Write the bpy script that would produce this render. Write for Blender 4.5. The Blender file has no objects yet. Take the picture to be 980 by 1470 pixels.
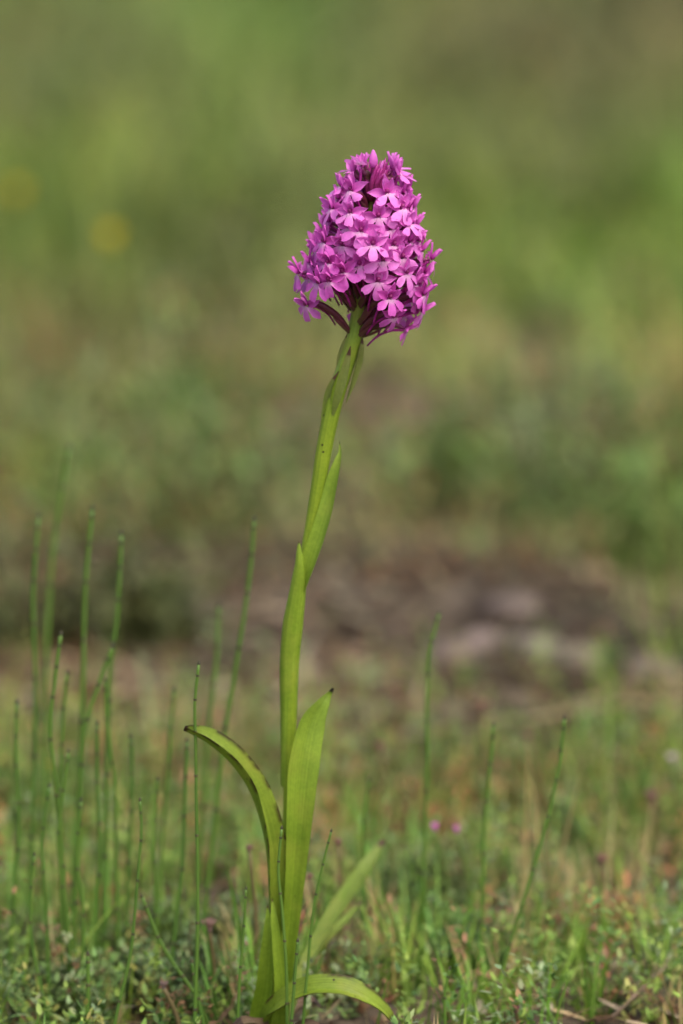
import bpy, math, random
import numpy as np
from mathutils import Vector, Matrix

random.seed(7)
RNG = np.random.default_rng(11)
R = math.radians
scene = bpy.context.scene
col = scene.collection

# ------------------------------------------------------------------ camera
THETA = 8.8                       # downward tilt, degrees
S = 2 * math.tan(R(5.25))         # frame height at unit distance
CAM = Vector((0.0, -1.6, 0.400))
cam_d = bpy.data.cameras.new("camera")
cam = bpy.data.objects.new("camera", cam_d)
col.objects.link(cam)
cam.location = CAM
cam.rotation_euler = (R(90 - THETA), 0, 0)
cam_d.sensor_fit = 'VERTICAL'
cam_d.sensor_height = 36
cam_d.sensor_width = 24
cam_d.lens = 36 / S
cam_d.clip_start = 0.05
cam_d.clip_end = 600
cam_d.dof.use_dof = True
cam_d.dof.focus_distance = 1.586
APERTURE_MM = 25.0
cam_d.dof.aperture_fstop = cam_d.lens / APERTURE_MM
cam_d.dof.aperture_blades = 0
scene.camera = cam

# ------------------------------------------------------------------ sky, sun, exposure
SUN_EL, SUN_AZ = 58.0, 148.0      # azimuth: 0 = away from the camera (+Y), 90 = to the right (+X)
world = bpy.data.worlds.new("World")
scene.world = world
world.use_nodes = True
wn = world.node_tree
bgn = wn.nodes['Background']
sky = wn.nodes.new('ShaderNodeTexSky')
sky.sky_type = 'NISHITA'
sky.sun_disc = False
sky.sun_elevation = R(SUN_EL)
sky.sun_rotation = R(SUN_AZ)
sky.air_density = 1.0
sky.dust_density = 5
sky.ozone_density = 0.6
wn.links.new(sky.outputs[0], bgn.inputs[0])
bgn.inputs[1].default_value = 0.15
sun_d = bpy.data.lights.new("sun", 'SUN')
sun_d.energy = 1.1
sun_d.angle = R(42)
sun_d.color = (1.0, 0.96, 0.89)
sun = bpy.data.objects.new("sun", sun_d)
col.objects.link(sun)
sd = Vector((math.sin(R(SUN_AZ)) * math.cos(R(SUN_EL)), math.cos(R(SUN_AZ)) * math.cos(R(SUN_EL)), math.sin(R(SUN_EL))))
sun.rotation_euler = sd.to_track_quat('Z', 'Y').to_euler()
sun.location = sd * 5
scene.view_settings.view_transform = 'Standard'
scene.view_settings.look = 'None'
scene.view_settings.gamma = 1
scene.view_settings.exposure = 0.80
scene.render.engine = 'CYCLES'
scene.cycles.use_denoising = True
scene.cycles.max_bounces = 8
scene.cycles.transparent_max_bounces = 8

# ------------------------------------------------------------------ helpers
CT, ST = math.cos(R(THETA)), math.sin(R(THETA))

def ray(px, py):
    u = (px - 490) / 1470 * S
    v = (735 - py) / 1470 * S
    return Vector((u, CT + v * ST, -ST + v * CT))

def at(px, py, Y=0.0):
    d = ray(px, py)
    return CAM + d * ((Y - CAM.y) / d.y)

GZ = -.011                        # height of the soil

def ground_at(px, py):
    d = ray(px, py)
    return CAM + d * ((GZ - CAM.z) / d.z)

def zground(x, y):
    x = np.asarray(x, float); y = np.asarray(y, float)
    far = np.clip((np.abs(y) + np.abs(x) - 0.1) / 2.0, 0, 1)
    n = (np.sin(x * 9.1 + 1.3) * np.cos(y * 7.7 + .4) * .6 + np.sin(x * 21 + y * 17) * .25 + np.sin(y * 31 - x * 13 + 2) * .15)
    return n * (0.0015 + 0.012 * far) + GZ

def zg(x, y):
    return float(zground(x, y))

def lin(c):
    f = lambda v: (v / 255 / 12.92) if v / 255 <= .04045 else ((v / 255 + .055) / 1.055) ** 2.4
    return np.array([f(v) for v in c])

def tag(o, label=None, cat=None, group=None, kind=None):
    if label: o['label'] = label
    if cat: o['category'] = cat
    if group: o['group'] = group
    if kind: o['kind'] = kind
    return o

def empty(name, loc):
    o = bpy.data.objects.new(name, None)
    o.empty_display_size = 0.01
    col.objects.link(o)
    o.location = loc
    return o

def mesh_np(name, verts, faces, tint=None, uv=None, smooth=True):
    """faces: list of int arrays, each of shape (n, k)"""
    me = bpy.data.meshes.new(name)
    verts = np.asarray(verts, np.float32)
    me.vertices.add(len(verts))
    me.vertices.foreach_set('co', verts.ravel())
    loops = np.concatenate([np.asarray(f, np.int32).ravel() for f in faces])
    tot = np.concatenate([np.full(len(f), np.asarray(f).shape[1], np.int32) for f in faces])
    start = np.concatenate([[0], np.cumsum(tot)[:-1]]).astype(np.int32)
    me.loops.add(len(loops))
    me.loops.foreach_set('vertex_index', loops)
    me.polygons.add(len(tot))
    me.polygons.foreach_set('loop_start', start)
    me.polygons.foreach_set('loop_total', tot)
    me.polygons.foreach_set('use_smooth', np.full(len(tot), smooth))
    if tint is not None:
        a = me.color_attributes.new('tint', 'FLOAT_COLOR', 'POINT')
        t = np.asarray(tint, np.float32)
        if t.ndim == 1: t = np.tile(t, (len(verts), 1))
        if t.shape[1] == 3: t = np.hstack([t, np.ones((len(t), 1), np.float32)])
        a.data.foreach_set('color', np.ascontiguousarray(t).ravel())
    if uv is not None:
        l = me.uv_layers.new(name='uv')
        l.data.foreach_set('uv', np.asarray(uv, np.float32)[loops].ravel())
    me.update()
    me.validate()
    return me

def obj(name, me, mat, parent=None, M=None, loc=None):
    o = bpy.data.objects.new(name, me)
    col.objects.link(o)
    if mat is not None and len(me.materials) == 0: me.materials.append(mat)
    if parent is not None: o.parent = parent
    if M is not None: o.matrix_basis = M
    if loc is not None: o.location = loc
    return o

def grid_faces(nu, nv, wrap=False):
    f = []
    for j in range(nv - 1):
        for i in range(nu if wrap else nu - 1):
            i2 = (i + 1) % nu
            f.append((j * nu + i, j * nu + i2, (j + 1) * nu + i2, (j + 1) * nu + i))
    return np.array(f)

def spline(pts, n):
    """Catmull-Rom through rows of pts"""
    P = np.array([list(p) for p in pts], float)
    P = np.vstack([2 * P[0] - P[1], P, 2 * P[-1] - P[-2]])
    k = len(P) - 3
    out = []
    for t in np.linspace(0, k - 1e-9, n):
        i = int(t); u = t - i
        a, b, c, d = P[i:i + 4]
        out.append(.5 * (2 * b + (c - a) * u + (2 * a - 5 * b + 4 * c - d) * u * u + (3 * b - a - 3 * c + d) * u ** 3))
    return np.array(out)

def nrm(v):
    return v / (np.linalg.norm(v, axis=-1, keepdims=True) + 1e-12)

def tube(path, radii, sides=8, cap=True, ridge=0.0):
    path = np.asarray(path, float); radii = np.asarray(radii, float)
    n = len(path)
    T = nrm(np.gradient(path, axis=0))
    ref = np.array([0, -1.0, 0.05])
    A = nrm(np.cross(T, ref)); B = np.cross(A, T)
    th = np.linspace(0, 2 * np.pi, sides, endpoint=False)
    rr = 1 + ridge * (np.arange(sides) % 2)
    V = path[:, None] + radii[:, None, None] * rr[None, :, None] * (A[:, None] * np.cos(th)[None, :, None] + B[:, None] * np.sin(th)[None, :, None])
    V = V.reshape(-1, 3)
    uv = np.stack(np.broadcast_arrays(th[None, :] / (2 * np.pi), np.linspace(0, 1, n)[:, None]), -1).reshape(-1, 2)
    F = [grid_faces(sides, n, True)]
    if cap:
        F.append(np.array([list(range(sides))[::-1]])); F.append(np.array([[(n - 1) * sides + i for i in range(sides)]]))
    return V, F, uv

# ------------------------------------------------------------------ materials
def new_mat(name):
    m = bpy.data.materials.new(name); m.use_nodes = True
    nt = m.node_tree; nt.nodes.clear()
    out = nt.nodes.new('ShaderNodeOutputMaterial')
    return m, nt, out

def N(nt, typ, **kw):
    n = nt.nodes.new(typ)
    for k, v in kw.items(): setattr(n, k, v)
    return n

def mixc(nt, fac, a, b, mode='MIX'):
    n = N(nt, 'ShaderNodeMix', data_type='RGBA', blend_type=mode)
    for idx, v in ((0, fac), (6, a), (7, b)):
        if isinstance(v, bpy.types.NodeSocket): nt.links.new(v, n.inputs[idx])
        else: n.inputs[idx].default_value = v if idx == 0 else (*v[:3], 1)
    return n.outputs[2]

def ramp(nt, fac, stops):
    n = N(nt, 'ShaderNodeValToRGB')
    e = n.color_ramp.elements
    while len(e) < len(stops): e.new(0.5)
    for k, (p, c) in enumerate(stops):
        e[k].position = p; e[k].color = (*c, 1) if len(c) == 3 else c
    nt.links.new(fac, n.inputs[0])
    return n.outputs[0]

def noise(nt, vec, scale, detail=3, rough=.5):
    n = N(nt, 'ShaderNodeTexNoise')
    n.inputs['Scale'].default_value = scale; n.inputs['Detail'].default_value = detail; n.inputs['Roughness'].default_value = rough
    if vec is not None: nt.links.new(vec, n.inputs['Vector'])
    return n.outputs[0]

def shade(nt, out, color, rough=.5, trans=.3, spec=.35, bump=None, bump_d=.0002, tcol=None, sheen=0):
    p = N(nt, 'ShaderNodeBsdfPrincipled')
    nt.links.new(color, p.inputs['Base Color'])
    p.inputs['Roughness'].default_value = rough
    p.inputs['Specular IOR Level'].default_value = spec
    if sheen: p.inputs['Sheen Weight'].default_value = sheen
    if bump is not None:
        b = N(nt, 'ShaderNodeBump'); b.inputs['Strength'].default_value = .6; b.inputs['Distance'].default_value = bump_d
        nt.links.new(bump, b.inputs['Height']); nt.links.new(b.outputs[0], p.inputs['Normal'])
    if trans > 0:
        t = N(nt, 'ShaderNodeBsdfTranslucent'); nt.links.new(tcol or color, t.inputs[0])
        mx = N(nt, 'ShaderNodeMixShader'); mx.inputs[0].default_value = trans
        nt.links.new(p.outputs[0], mx.inputs[1]); nt.links.new(t.outputs[0], mx.inputs[2])
        nt.links.new(mx.outputs[0], out.inputs[0])
    else:
        nt.links.new(p.outputs[0], out.inputs[0])

def tint_mat(name, rough=.55, trans=.3, var=.25, nscale=300, spec=.3, sheen=0, bump=False):
    m, nt, out = new_mat(name)
    a = N(nt, 'ShaderNodeAttribute', attribute_name='tint')
    tc = N(nt, 'ShaderNodeTexCoord')
    nz = noise(nt, tc.outputs['Object'], nscale, 2)
    g = ramp(nt, nz, [(.3, (1 - var,) * 3), (.7, (1 + var * .6,) * 3)])
    c = mixc(nt, 1.0, a.outputs[0], g, 'MULTIPLY')
    shade(nt, out, c, rough, trans, spec, bump=nz if bump else None, sheen=sheen)
    return m

M_VEG = tint_mat('meadow_leaf', .5, .3, .2, 200)
M_DRY = tint_mat('dry_litter', .8, .1, .3, 400, .15)
M_PETAL = tint_mat('orchid_petal', .42, .38, .10, 900, .25, .0, True)
M_BODY = tint_mat('orchid_stalk', .4, .08, .25, 700, .4)
M_STONE = tint_mat('stone', .9, 0, .35, 120, .2, 0, True)

def leaf_mat(name, c_dark, c_light, tip=.965, spots=.0, tipcol=(.035, .015, .008), edge=None, grad=None):
    m, nt, out = new_mat(name)
    uvn = N(nt, 'ShaderNodeUVMap', uv_map='uv')
    sep = N(nt, 'ShaderNodeSeparateXYZ'); nt.links.new(uvn.outputs[0], sep.inputs[0])
    mp = N(nt, 'ShaderNodeMapping'); mp.inputs['Scale'].default_value = (20, 1.1, 1); nt.links.new(uvn.outputs[0], mp.inputs[0])
    st = noise(nt, mp.outputs[0], 1.0, 3, .6)
    tc = N(nt, 'ShaderNodeTexCoord')
    big = noise(nt, tc.outputs['Object'], 60, 3)
    f = mixc(nt, .5, st, big)
    c = ramp(nt, f, [(.38, c_dark), (.62, c_light)])
    fine = noise(nt, tc.outputs['Object'], 900, 3, .7)
    c = mixc(nt, 1.0, c, ramp(nt, fine, [(.3, (.84, .86, .8)), (.7, (1.1, 1.08, 1.1))]), 'MULTIPLY')
    if grad:                       # pigment that changes along the organ
        g = ramp(nt, sep.outputs[1], [(p, k) for p, k in grad])
        c = mixc(nt, 1.0, c, g, 'MULTIPLY')
    yl = ramp(nt, noise(nt, tc.outputs['Object'], 38, 4, .65), [(.50, (0, 0, 0)), (.72, (.55, .55, .55))])
    c = mixc(nt, yl, c, (c_light[0] * 1.35, c_light[1] * .98, c_light[2] * 1.5))
    # dark speckles
    if spots:
        v = N(nt, 'ShaderNodeTexVoronoi'); v.inputs['Scale'].default_value = 210; v.inputs['Randomness'].default_value = 1
        nt.links.new(tc.outputs['Object'], v.inputs['Vector'])
        sp = ramp(nt, v.outputs['Distance'], [(.0, (1, 1, 1)), (spots, (1, 1, 1)), (spots + .03, (0, 0, 0))])
        gate = ramp(nt, noise(nt, tc.outputs['Object'], 130, 1), [(.44, (0, 0, 0)), (.52, (1, 1, 1))])
        sp = mixc(nt, 1.0, sp, gate, 'MULTIPLY')
        c = mixc(nt, sp, c, (.035, .03, .008))
    # dried brown tip with an uneven edge
    add = N(nt, 'ShaderNodeMath', operation='MULTIPLY_ADD')
    nt.links.new(noise(nt, tc.outputs['Object'], 350, 2), add.inputs[0]); add.inputs[1].default_value = .03; nt.links.new(sep.outputs[1], add.inputs[2])
    tf = ramp(nt, add.outputs[0], [(min(tip, .999), (0, 0, 0)), (min(1, tip + .03), (1, 1, 1))])
    if tip < 1.0: c = mixc(nt, tf, c, tipcol)
    if edge:                       # scorched rim patches
        ed = N(nt, 'ShaderNodeMath', operation='SUBTRACT'); nt.links.new(sep.outputs[0], ed.inputs[0]); ed.inputs[1].default_value = .5
        ab = N(nt, 'ShaderNodeMath', operation='ABSOLUTE'); nt.links.new(ed.outputs[0], ab.inputs[0])
        e1 = ramp(nt, ab.outputs[0], [(.36, (0, 0, 0)), (.48, (1, 1, 1))])
        e2 = ramp(nt, noise(nt, tc.outputs['Object'], 170, 3), [(.47, (0, 0, 0)), (.57, (1, 1, 1))])
        c = mixc(nt, mixc(nt, 1.0, e1, e2, 'MULTIPLY'), c, edge)
    shade(nt, out, c, .38, .32, .4, bump=st, bump_d=.0007)
    return m

LG_D, LG_L = (.15, .25, .016), (.28, .41, .034)
M_LEAF = leaf_mat('orchid_leaf', LG_D, LG_L, .945, .05, (.012, .008, .006))
M_LEAF_ARCH = leaf_mat('orchid_leaf_arched', (.16, .25, .02), (.30, .41, .04), .955, .07, (.06, .025, .01), edge=(.055, .03, .01))
M_PALE = leaf_mat('orchid_leaf_pale', (.13, .20, .022), (.21, .29, .04), .95, .05, (.10, .05, .03))
M_WITHER = leaf_mat('orchid_leaf_withered', (.10, .065, .035), (.24, .17, .10), .8, .06, (.05, .03, .02))
M_SHEATH = leaf_mat('orchid_sheath', (.20, .32, .02), (.32, .46, .045), .97, .04, (.10, .06, .02))
M_BRACT = leaf_mat('orchid_bract', (.15, .22, .03), (.27, .32, .075), .84, .05, (.13, .06, .035))
M_STEM = leaf_mat('orchid_stem', (.20, .31, .024), (.32, .45, .04), 1.0, .06,
                  grad=[(0, (1.15, 1.1, .9)), (.6, (1.1, 1.05, .9)), (.78, (.75, .85, 1)), (1, (.8, .6, .8))])

# soil
m, nt, out = new_mat('soil')
tc = N(nt, 'ShaderNodeTexCoord')
n1 = noise(nt, tc.outputs['Object'], 9, 6, .65); n2 = noise(nt, tc.outputs['Object'], 160, 4, .6)
c = mixc(nt, .5, ramp(nt, n1, [(.35, (.055, .040, .026)), (.65, (.13, .098, .068))]), ramp(nt, n2, [(.3, (.04, .03, .02)), (.7, (.16, .125, .09))]))
shade(nt, out, c, .95, 0, .1, bump=n2, bump_d=.004)
M_SOIL = m

# horsetail green with fine ridges
m, nt, out = new_mat('horsetail_green')
oi = N(nt, 'ShaderNodeObjectInfo'); tc = N(nt, 'ShaderNodeTexCoord')
c = ramp(nt, oi.outputs['Random'], [(0, (.036, .112, .015)), (1, (.074, .160, .018))])
c = mixc(nt, noise(nt, tc.outputs['Object'], 90, 2), c, (.11, .19, .026))
shade(nt, out, c, .5, .1, .35)
M_HT = m
m, nt, out = new_mat('horsetail_sheath')
tc = N(nt, 'ShaderNodeTexCoord')
c = ramp(nt, noise(nt, tc.outputs['Object'], 700, 2), [(.35, (.02, .018, .012)), (.65, (.10, .09, .03))])
shade(nt, out, c, .6, 0, .3)
M_HS = m

# ------------------------------------------------------------------ the ground
def spaced(a, b, n, p):
    t = np.linspace(-1, 1, n)
    return np.sign(t) * np.abs(t) ** p * b
gx = spaced(-1, 90, 121, 3.2)
gy = np.concatenate([np.linspace(-4, -.6, 8), np.linspace(-.5, 4, 120), 4 + (np.linspace(0.01, 1, 60) ** 2.2) * 200])
X, Y = np.meshgrid(gx, gy)
V = np.stack([X, Y, zground(X, Y)], -1).reshape(-1, 3)
ground = obj('ground', mesh_np('ground', V, [grid_faces(len(gx), len(gy))]), M_SOIL)
tag(ground, 'bare brown soil under the meadow plants', kind='structure')

# ------------------------------------------------------------------ blades: grass, leaves, straw (all vectorised)
def blades(base, heading, length, width, lean, curve, tint, prof=(1, .85, .5), tint_tip=1.15, face=None):
    """each blade a curved strip rising from its base; heading is the way it leans"""
    n = len(base); s = len(prof)
    ts = np.linspace(0, 1, s + 1)
    d = np.stack([np.cos(heading), np.sin(heading), np.zeros(n)], -1)
    up = np.array([0, 0, 1.0])
    fa = heading + np.pi / 2 if face is None else face
    side = np.stack([np.cos(fa), np.sin(fa), np.zeros(n)], -1)
    rows = []; cols = []
    pos = np.array(base, float)
    prev = 0
    for k, t in enumerate(ts):
        ang = lean + curve * (t * .8)
        step = (t - prev) * length; prev = t
        dirv = d * np.sin(ang)[:, None] + up * np.cos(ang)[:, None]
        pos = pos + dirv * step[:, None]
        sh = tint * (1 + (tint_tip - 1) * t)
        if k < s:
            w = (width * prof[k] * .5)[:, None]
            rows += [pos - side * w, pos + side * w]; cols += [sh, sh]
        else:
            rows.append(pos); cols.append(sh)
    nv = 2 * s + 1
    V = np.stack(rows, 1).reshape(-1, 3); C = np.stack(cols, 1).reshape(-1, 3)
    o = (np.arange(n) * nv)[:, None]
    F = []
    for k in range(s - 1):
        F.append(o + np.array([2 * k, 2 * k + 1, 2 * k + 3, 2 * k + 2]))
    return V, [np.concatenate(F), o + np.array([2 * s - 2, 2 * s - 1, 2 * s])] if F else [o + np.array([0, 1, 2])], C

def join(parts):
    Vs, Fs, Cs, off = [], {}, [], 0
    for V, F, C in parts:
        Vs.append(V); Cs.append(C)
        for f in F: Fs.setdefault(f.shape[1], []).append(f + off)
        off += len(V)
    return np.concatenate(Vs), [np.concatenate(v) for v in Fs.values()], np.concatenate(Cs)

def U(a, b, n): return RNG.uniform(a, b, n)

def vnoise(x, y, s, seed=0):
    """smooth value noise in plan"""
    r = np.random.default_rng(seed); t = r.random((64, 64))
    xs, ys = x * s + 100, y * s + 100
    xi, yi = np.floor(xs).astype(int), np.floor(ys).astype(int)
    fx, fy = xs - xi, ys - yi
    fx = fx * fx * (3 - 2 * fx); fy = fy * fy * (3 - 2 * fy)
    g = lambda a, b: t[a % 64, b % 64]
    return (g(xi, yi) * (1 - fx) + g(xi + 1, yi) * fx) * (1 - fy) + (g(xi, yi + 1) * (1 - fx) + g(xi + 1, yi + 1) * fx) * fy

# plant patches of the meadow: where each stands on the ground, how wide, its own leaf colour, how tall, how dense
# (photo position of the patch's foot is turned into a ground point; radii in metres)
PATCH = []
def patch(px, py, sx, sy, srgb, w=1.0, h=1.0, dens=1.0):
    g = ground_at(px, py); d = (g - CAM).length
    g2 = ground_at(px, py - sy); g1 = ground_at(px, py + sy)
    PATCH.append((g.x, g.y, sx / 1470 * S * d, (g2.y - g1.y) / 2, lin(srgb), w, h, dens))

patch(150, 60, 260, 70, (100, 108, 60))
patch(450, 90, 90, 55, (66, 90, 32), 2.2, 1.2)
patch(780, 120, 190, 60, (108, 94, 66), 2.4, .8)
patch(950, 60, 80, 60, (68, 66, 40), 2.0)
patch(60, 190, 130, 45, (92, 92, 62), 1.2, .8)
patch(330, 200, 130, 60, (102, 112, 54))
patch(620, 220, 110, 60, (102, 100, 60))
patch(870, 240, 120, 35, (100, 92, 62), 1.6, .7)
patch(90, 330, 150, 50, (128, 140, 58), 1.3)
patch(320, 390, 60, 35, (104, 96, 60), 1.4, .7)
patch(700, 340, 120, 60, (124, 132, 62), 1.3)
patch(860, 400, 150, 60, (128, 146, 58), 1.7)
patch(120, 450, 170, 60, (132, 142, 66), 1.3)
patch(400, 470, 120, 60, (136, 136, 74), 1.2)
patch(640, 450, 120, 50, (134, 140, 62), 1.3)
patch(200, 540, 190, 35, (136, 136, 82), 1.3, .8)
patch(720, 540, 130, 35, (130, 132, 84), 1.3, .8)
patch(500, 560, 110, 40, (130, 128, 76), 1.2, .8)
patch(930, 520, 90, 50, (120, 138, 62), 1.2)
patch(280, 680, 110, 50, (78, 96, 46), 1.6, 1.2)
patch(90, 650, 110, 50, (108, 112, 66), 1.2)
patch(500, 680, 100, 50, (110, 108, 66), 1.2)
patch(640, 640, 80, 50, (104, 122, 56), 1.2)
patch(780, 640, 120, 45, (106, 108, 78), 1.4)
patch(840, 740, 120, 40, (72, 96, 36), 1.8, 1.2)
patch(950, 800, 70, 60, (92, 126, 44), 1.8, 1.4)
patch(80, 860, 150, 55, (62, 58, 36), 1.8, .7, .7)
patch(300, 900, 170, 50, (78, 66, 46), 3, .4, .4)
patch(560, 830, 120, 40, (92, 80, 58), 1.8, .4, .4)
patch(740, 930, 150, 60, (134, 114, 98), 5, .3, .15)
patch(900, 940, 100, 40, (116, 104, 84), 1.8, .4, .35)
patch(500, 1000, 200, 45, (106, 78, 50), 5.0, .35, .25)
patch(480, 900, 160, 50, (100, 84, 64), 4.0, .35, .25)
patch(180, 1010, 140, 25, (120, 92, 46), 1.6, .5, .6)
patch(60, 1080, 100, 60, (128, 134, 68), 1.3)
patch(300, 1100, 130, 70, (116, 116, 66), 1.2)
patch(560, 1100, 120, 60, (112, 104, 66), 1.2, .7)
patch(700, 1100, 120, 70, (118, 120, 62), 1.2)
patch(900, 1080, 120, 60, (126, 120, 68), 1.2)

def field(x, y):
    wsum = np.full(len(x), .25); c = np.tile(lin((116, 120, 64)) * .25, (len(x), 1))
    h = np.full(len(x), .25); dn = np.full(len(x), .25)
    for (gx_, gy_, rx, ry, cc, w, hh, dd) in PATCH:
        k = w * np.exp(-((x - gx_) / rx) ** 2 - ((y - gy_) / ry) ** 2)
        wsum += k; c += k[:, None] * cc; h += k * hh; dn += k * dd
    return c / wsum[:, None], h / wsum, dn / wsum

def scatter(n, y0, y1, margin, p=1.0):
    t = U(0, 1, n) ** p
    y = y0 + (y1 - y0) * t
    half = (y + 1.6) * S / 3 + margin
    return U(-1, 1, n) * half, y

GREY = np.array([.33, .33, .33])
def vary(c, amt, hue=.12):
    n = len(c)
    c = c * np.exp(RNG.normal(0, amt, (n, 1)))
    c = c * np.exp(RNG.normal(0, hue, (n, 3)) * np.array([1, .4, .8]))
    return np.clip(c, .003, .8)

def bare_strip(x, y):
    """1 on the strip of open soil and dead litter behind the foreground plants, 0 elsewhere"""
    w = (vnoise(x, y, 11, 41) - .5) * .16
    w = w + (vnoise(x, y, 26, 43) - .5) * .12
    a = np.clip((y - (.43 + w)) / .06, 0, 1); b = np.clip(((.84 + w * 1.8) - y) / .12, 0, 1)
    side = (1 - .55 * np.clip((vnoise(x, y, 17, 44) - .45) * 5, 0, 1)) * (1 - .75 * np.clip((x - .10) / .03, 0, 1))
    return a * b * side

# --- middle and far meadow -------------------------------------------------
def meadow(name, n, y0, y1, margin, kind, label, p=1.9):
    nc = n // 30
    cx, cy = scatter(nc, y0, y1, margin, p)
    idx = RNG.integers(0, nc, n)
    sp = .016 + .004 * np.clip(cy[idx], 0, 8)
    x = cx[idx] + RNG.normal(0, 1, n) * sp; y = cy[idx] + RNG.normal(0, 1, n) * sp
    c, h, dn = field(x, y)
    dn = dn * (1 - .9 * bare_strip(x, y))
    keep = RNG.random(n) < dn * (.45 + .9 * vnoise(x, y, 9, 3))
    x, y, c, h, idx = x[keep], y[keep], c[keep], h[keep], idx[keep]
    n = len(x)
    blot = (vnoise(x, y, 5.5, 21) + .7 * vnoise(x, y, 12, 22)) / 1.7 - .5
    dryb = np.clip(vnoise(x, y, 6.5, 31) * 2.6 - 1.65, 0, 1)[:, None]
    c = c * (1 - dryb * .7) + dryb * .7 * lin((150, 128, 96))
    cv = np.exp(RNG.normal(.05, .50, nc))[idx] * np.exp(2.0 * blot); cv = cv.clip(.3, 1.75); hv = np.exp(RNG.normal(.1, .52, nc))[idx].clip(.3, 2.4)
    c = vary(c * cv[:, None] * np.array([.88, 1.08, .84]), .2).clip(0, .42)
    tan = (RNG.random(nc) < .22)[idx] & (y < 1.6)
    c[tan] = vary(np.tile(lin((150, 112, 74)), (int(tan.sum()), 1)), .22, .1)
    z = zground(x, y) - .002
    far = np.clip((y - .4) / 4, 0, 1)
    if kind == 'grass':
        L = U(.03, .07, n) * h * hv * (.36 + 1.1 * np.clip((y - .35) / 2.5, 0, 1)); W = U(.0011, .0022, n) * (.8 + 1.4 * far)
        return blades(np.stack([x, y, z], -1), U(0, 6.28, n), L, W, U(.05, .6, n), U(.1, 1.1, n), c, (1, .9, .55))
    L = U(.006, .013, n) * (.6 + 1.6 * far); W = L * U(.3, .55, n)
    z = z + U(0, .04, n) * h * hv * (.42 + .7 * far)
    return blades(np.stack([x, y, z], -1), U(0, 6.28, n), L, W, U(.3, 1.5, n), U(-.3, .8, n), c, (.35, 1, .75))

for nm, cnt, kind, lab in (('meadow_grass', 70000, 'grass', 'soft blurred green grass of the meadow behind the orchid'),
                           ('meadow_herbs', 110000, 'herb', 'soft blurred low leafy herbs of the meadow behind the orchid')):
    V, F, C = meadow(nm, cnt, .32, 9.0, .45, kind, lab)
    tag(obj(nm, mesh_np(nm, V, F, C), M_VEG), lab, 'grass' if kind == 'grass' else 'ground cover', kind='stuff')

# --- dry litter on the soil -----------------------------------------------------
def litter(n, y0, y1, margin, L0, L1, wmul=1.0, gain=.62):
    x, y = scatter(n, y0, y1, margin, 1.1)
    c = np.array([lin((150, 128, 98)), lin((112, 88, 64)), lin((172, 156, 128)), lin((96, 70, 50))])[RNG.integers(0, 4, n)]
    c = vary(c * gain * np.exp(1.6 * (vnoise(x, y, 16, 51) - .5))[:, None], .25, .06)
    L = U(L0, L1, n)
    return blades(np.stack([x, y, zground(x, y) + U(.0005, .006, n)], -1), U(0, 6.28, n), L, U(.0008, .003, n) * wmul, U(1.3, 1.62, n), U(-.3, .4, n), c, (1, 1, .7), 1)
V, F, C = join([litter(5000, -.12, .7, .25, .006, .022), litter(14000, .5, 3.5, .4, .012, .05), litter(6000, .36, .95, .25, .006, .020, 3.0, .46)])
tag(obj('dry_litter', mesh_np('dry_litter', V, F, C), M_DRY), 'brown dead straw and leaf bits scattered over the soil', 'litter', kind='stuff')

# --- near ground cover: tiny-leaved sprigs and short grass ---------------------
def sprigs(cx, cy, hgt, per, colr, leafL=(.0022, .0042), spread=.004, wr=(.35, .55)):
    n = len(cx) * per
    k = np.repeat(np.arange(len(cx)), per)
    t = RNG.random(n)
    lean = U(0, 6.28, len(cx)); la = U(0, .7, len(cx))
    z = hgt[k] * t
    x = cx[k] + np.cos(lean[k]) * la[k] * z + RNG.normal(0, spread * .35, n)
    y = cy[k] + np.sin(lean[k]) * la[k] * z + RNG.normal(0, spread * .35, n)
    L = U(*leafL, n) * (1.1 - .4 * t); W = L * U(*wr, n)
    c = vary(colr[k], .16, .08)
    return blades(np.stack([x, y, zground(x, y) + z], -1), U(0, 6.28, n), L, W, U(.5, 1.4, n), U(-.2, .7, n), c, (.4, 1, .7))

def near_palette(n):
    pal = np.array([lin((102, 130, 64)), lin((122, 146, 64)), lin((126, 140, 98)), lin((74, 100, 46)), lin((132, 134, 70)), lin((138, 104, 74))])
    return 1.18 * pal[RNG.choice(6, n, p=[.22, .22, .16, .14, .14, .12])]

nS = 8000
cx, cy = scatter(nS, -.10, .62, .22, 1.0)
dens = vnoise(cx, cy, 22, 5) * (1 - .95 * bare_strip(cx, cy))
k = RNG.random(nS) < np.clip(dens * 2.8 - .75, .06, 1) * np.where(cx > 0, .75, .9)
k &= ~((cy < .004) & (np.abs(cx + .010) < .013))
cx, cy = cx[k], cy[k]
V, F, C = sprigs(cx, cy, np.where(cy < -.012, .45, 1.0) * U(.009, .034, len(cx)) * (.6 + .8 * vnoise(cx, cy, 15, 8)), 26, near_palette(len(cx)), (.0024, .0052))
tag(obj('low_herbs', mesh_np('low_herbs', V, F, C), M_VEG), 'tiny leaved green ground cover around the orchid base', 'ground cover', kind='stuff')

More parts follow.
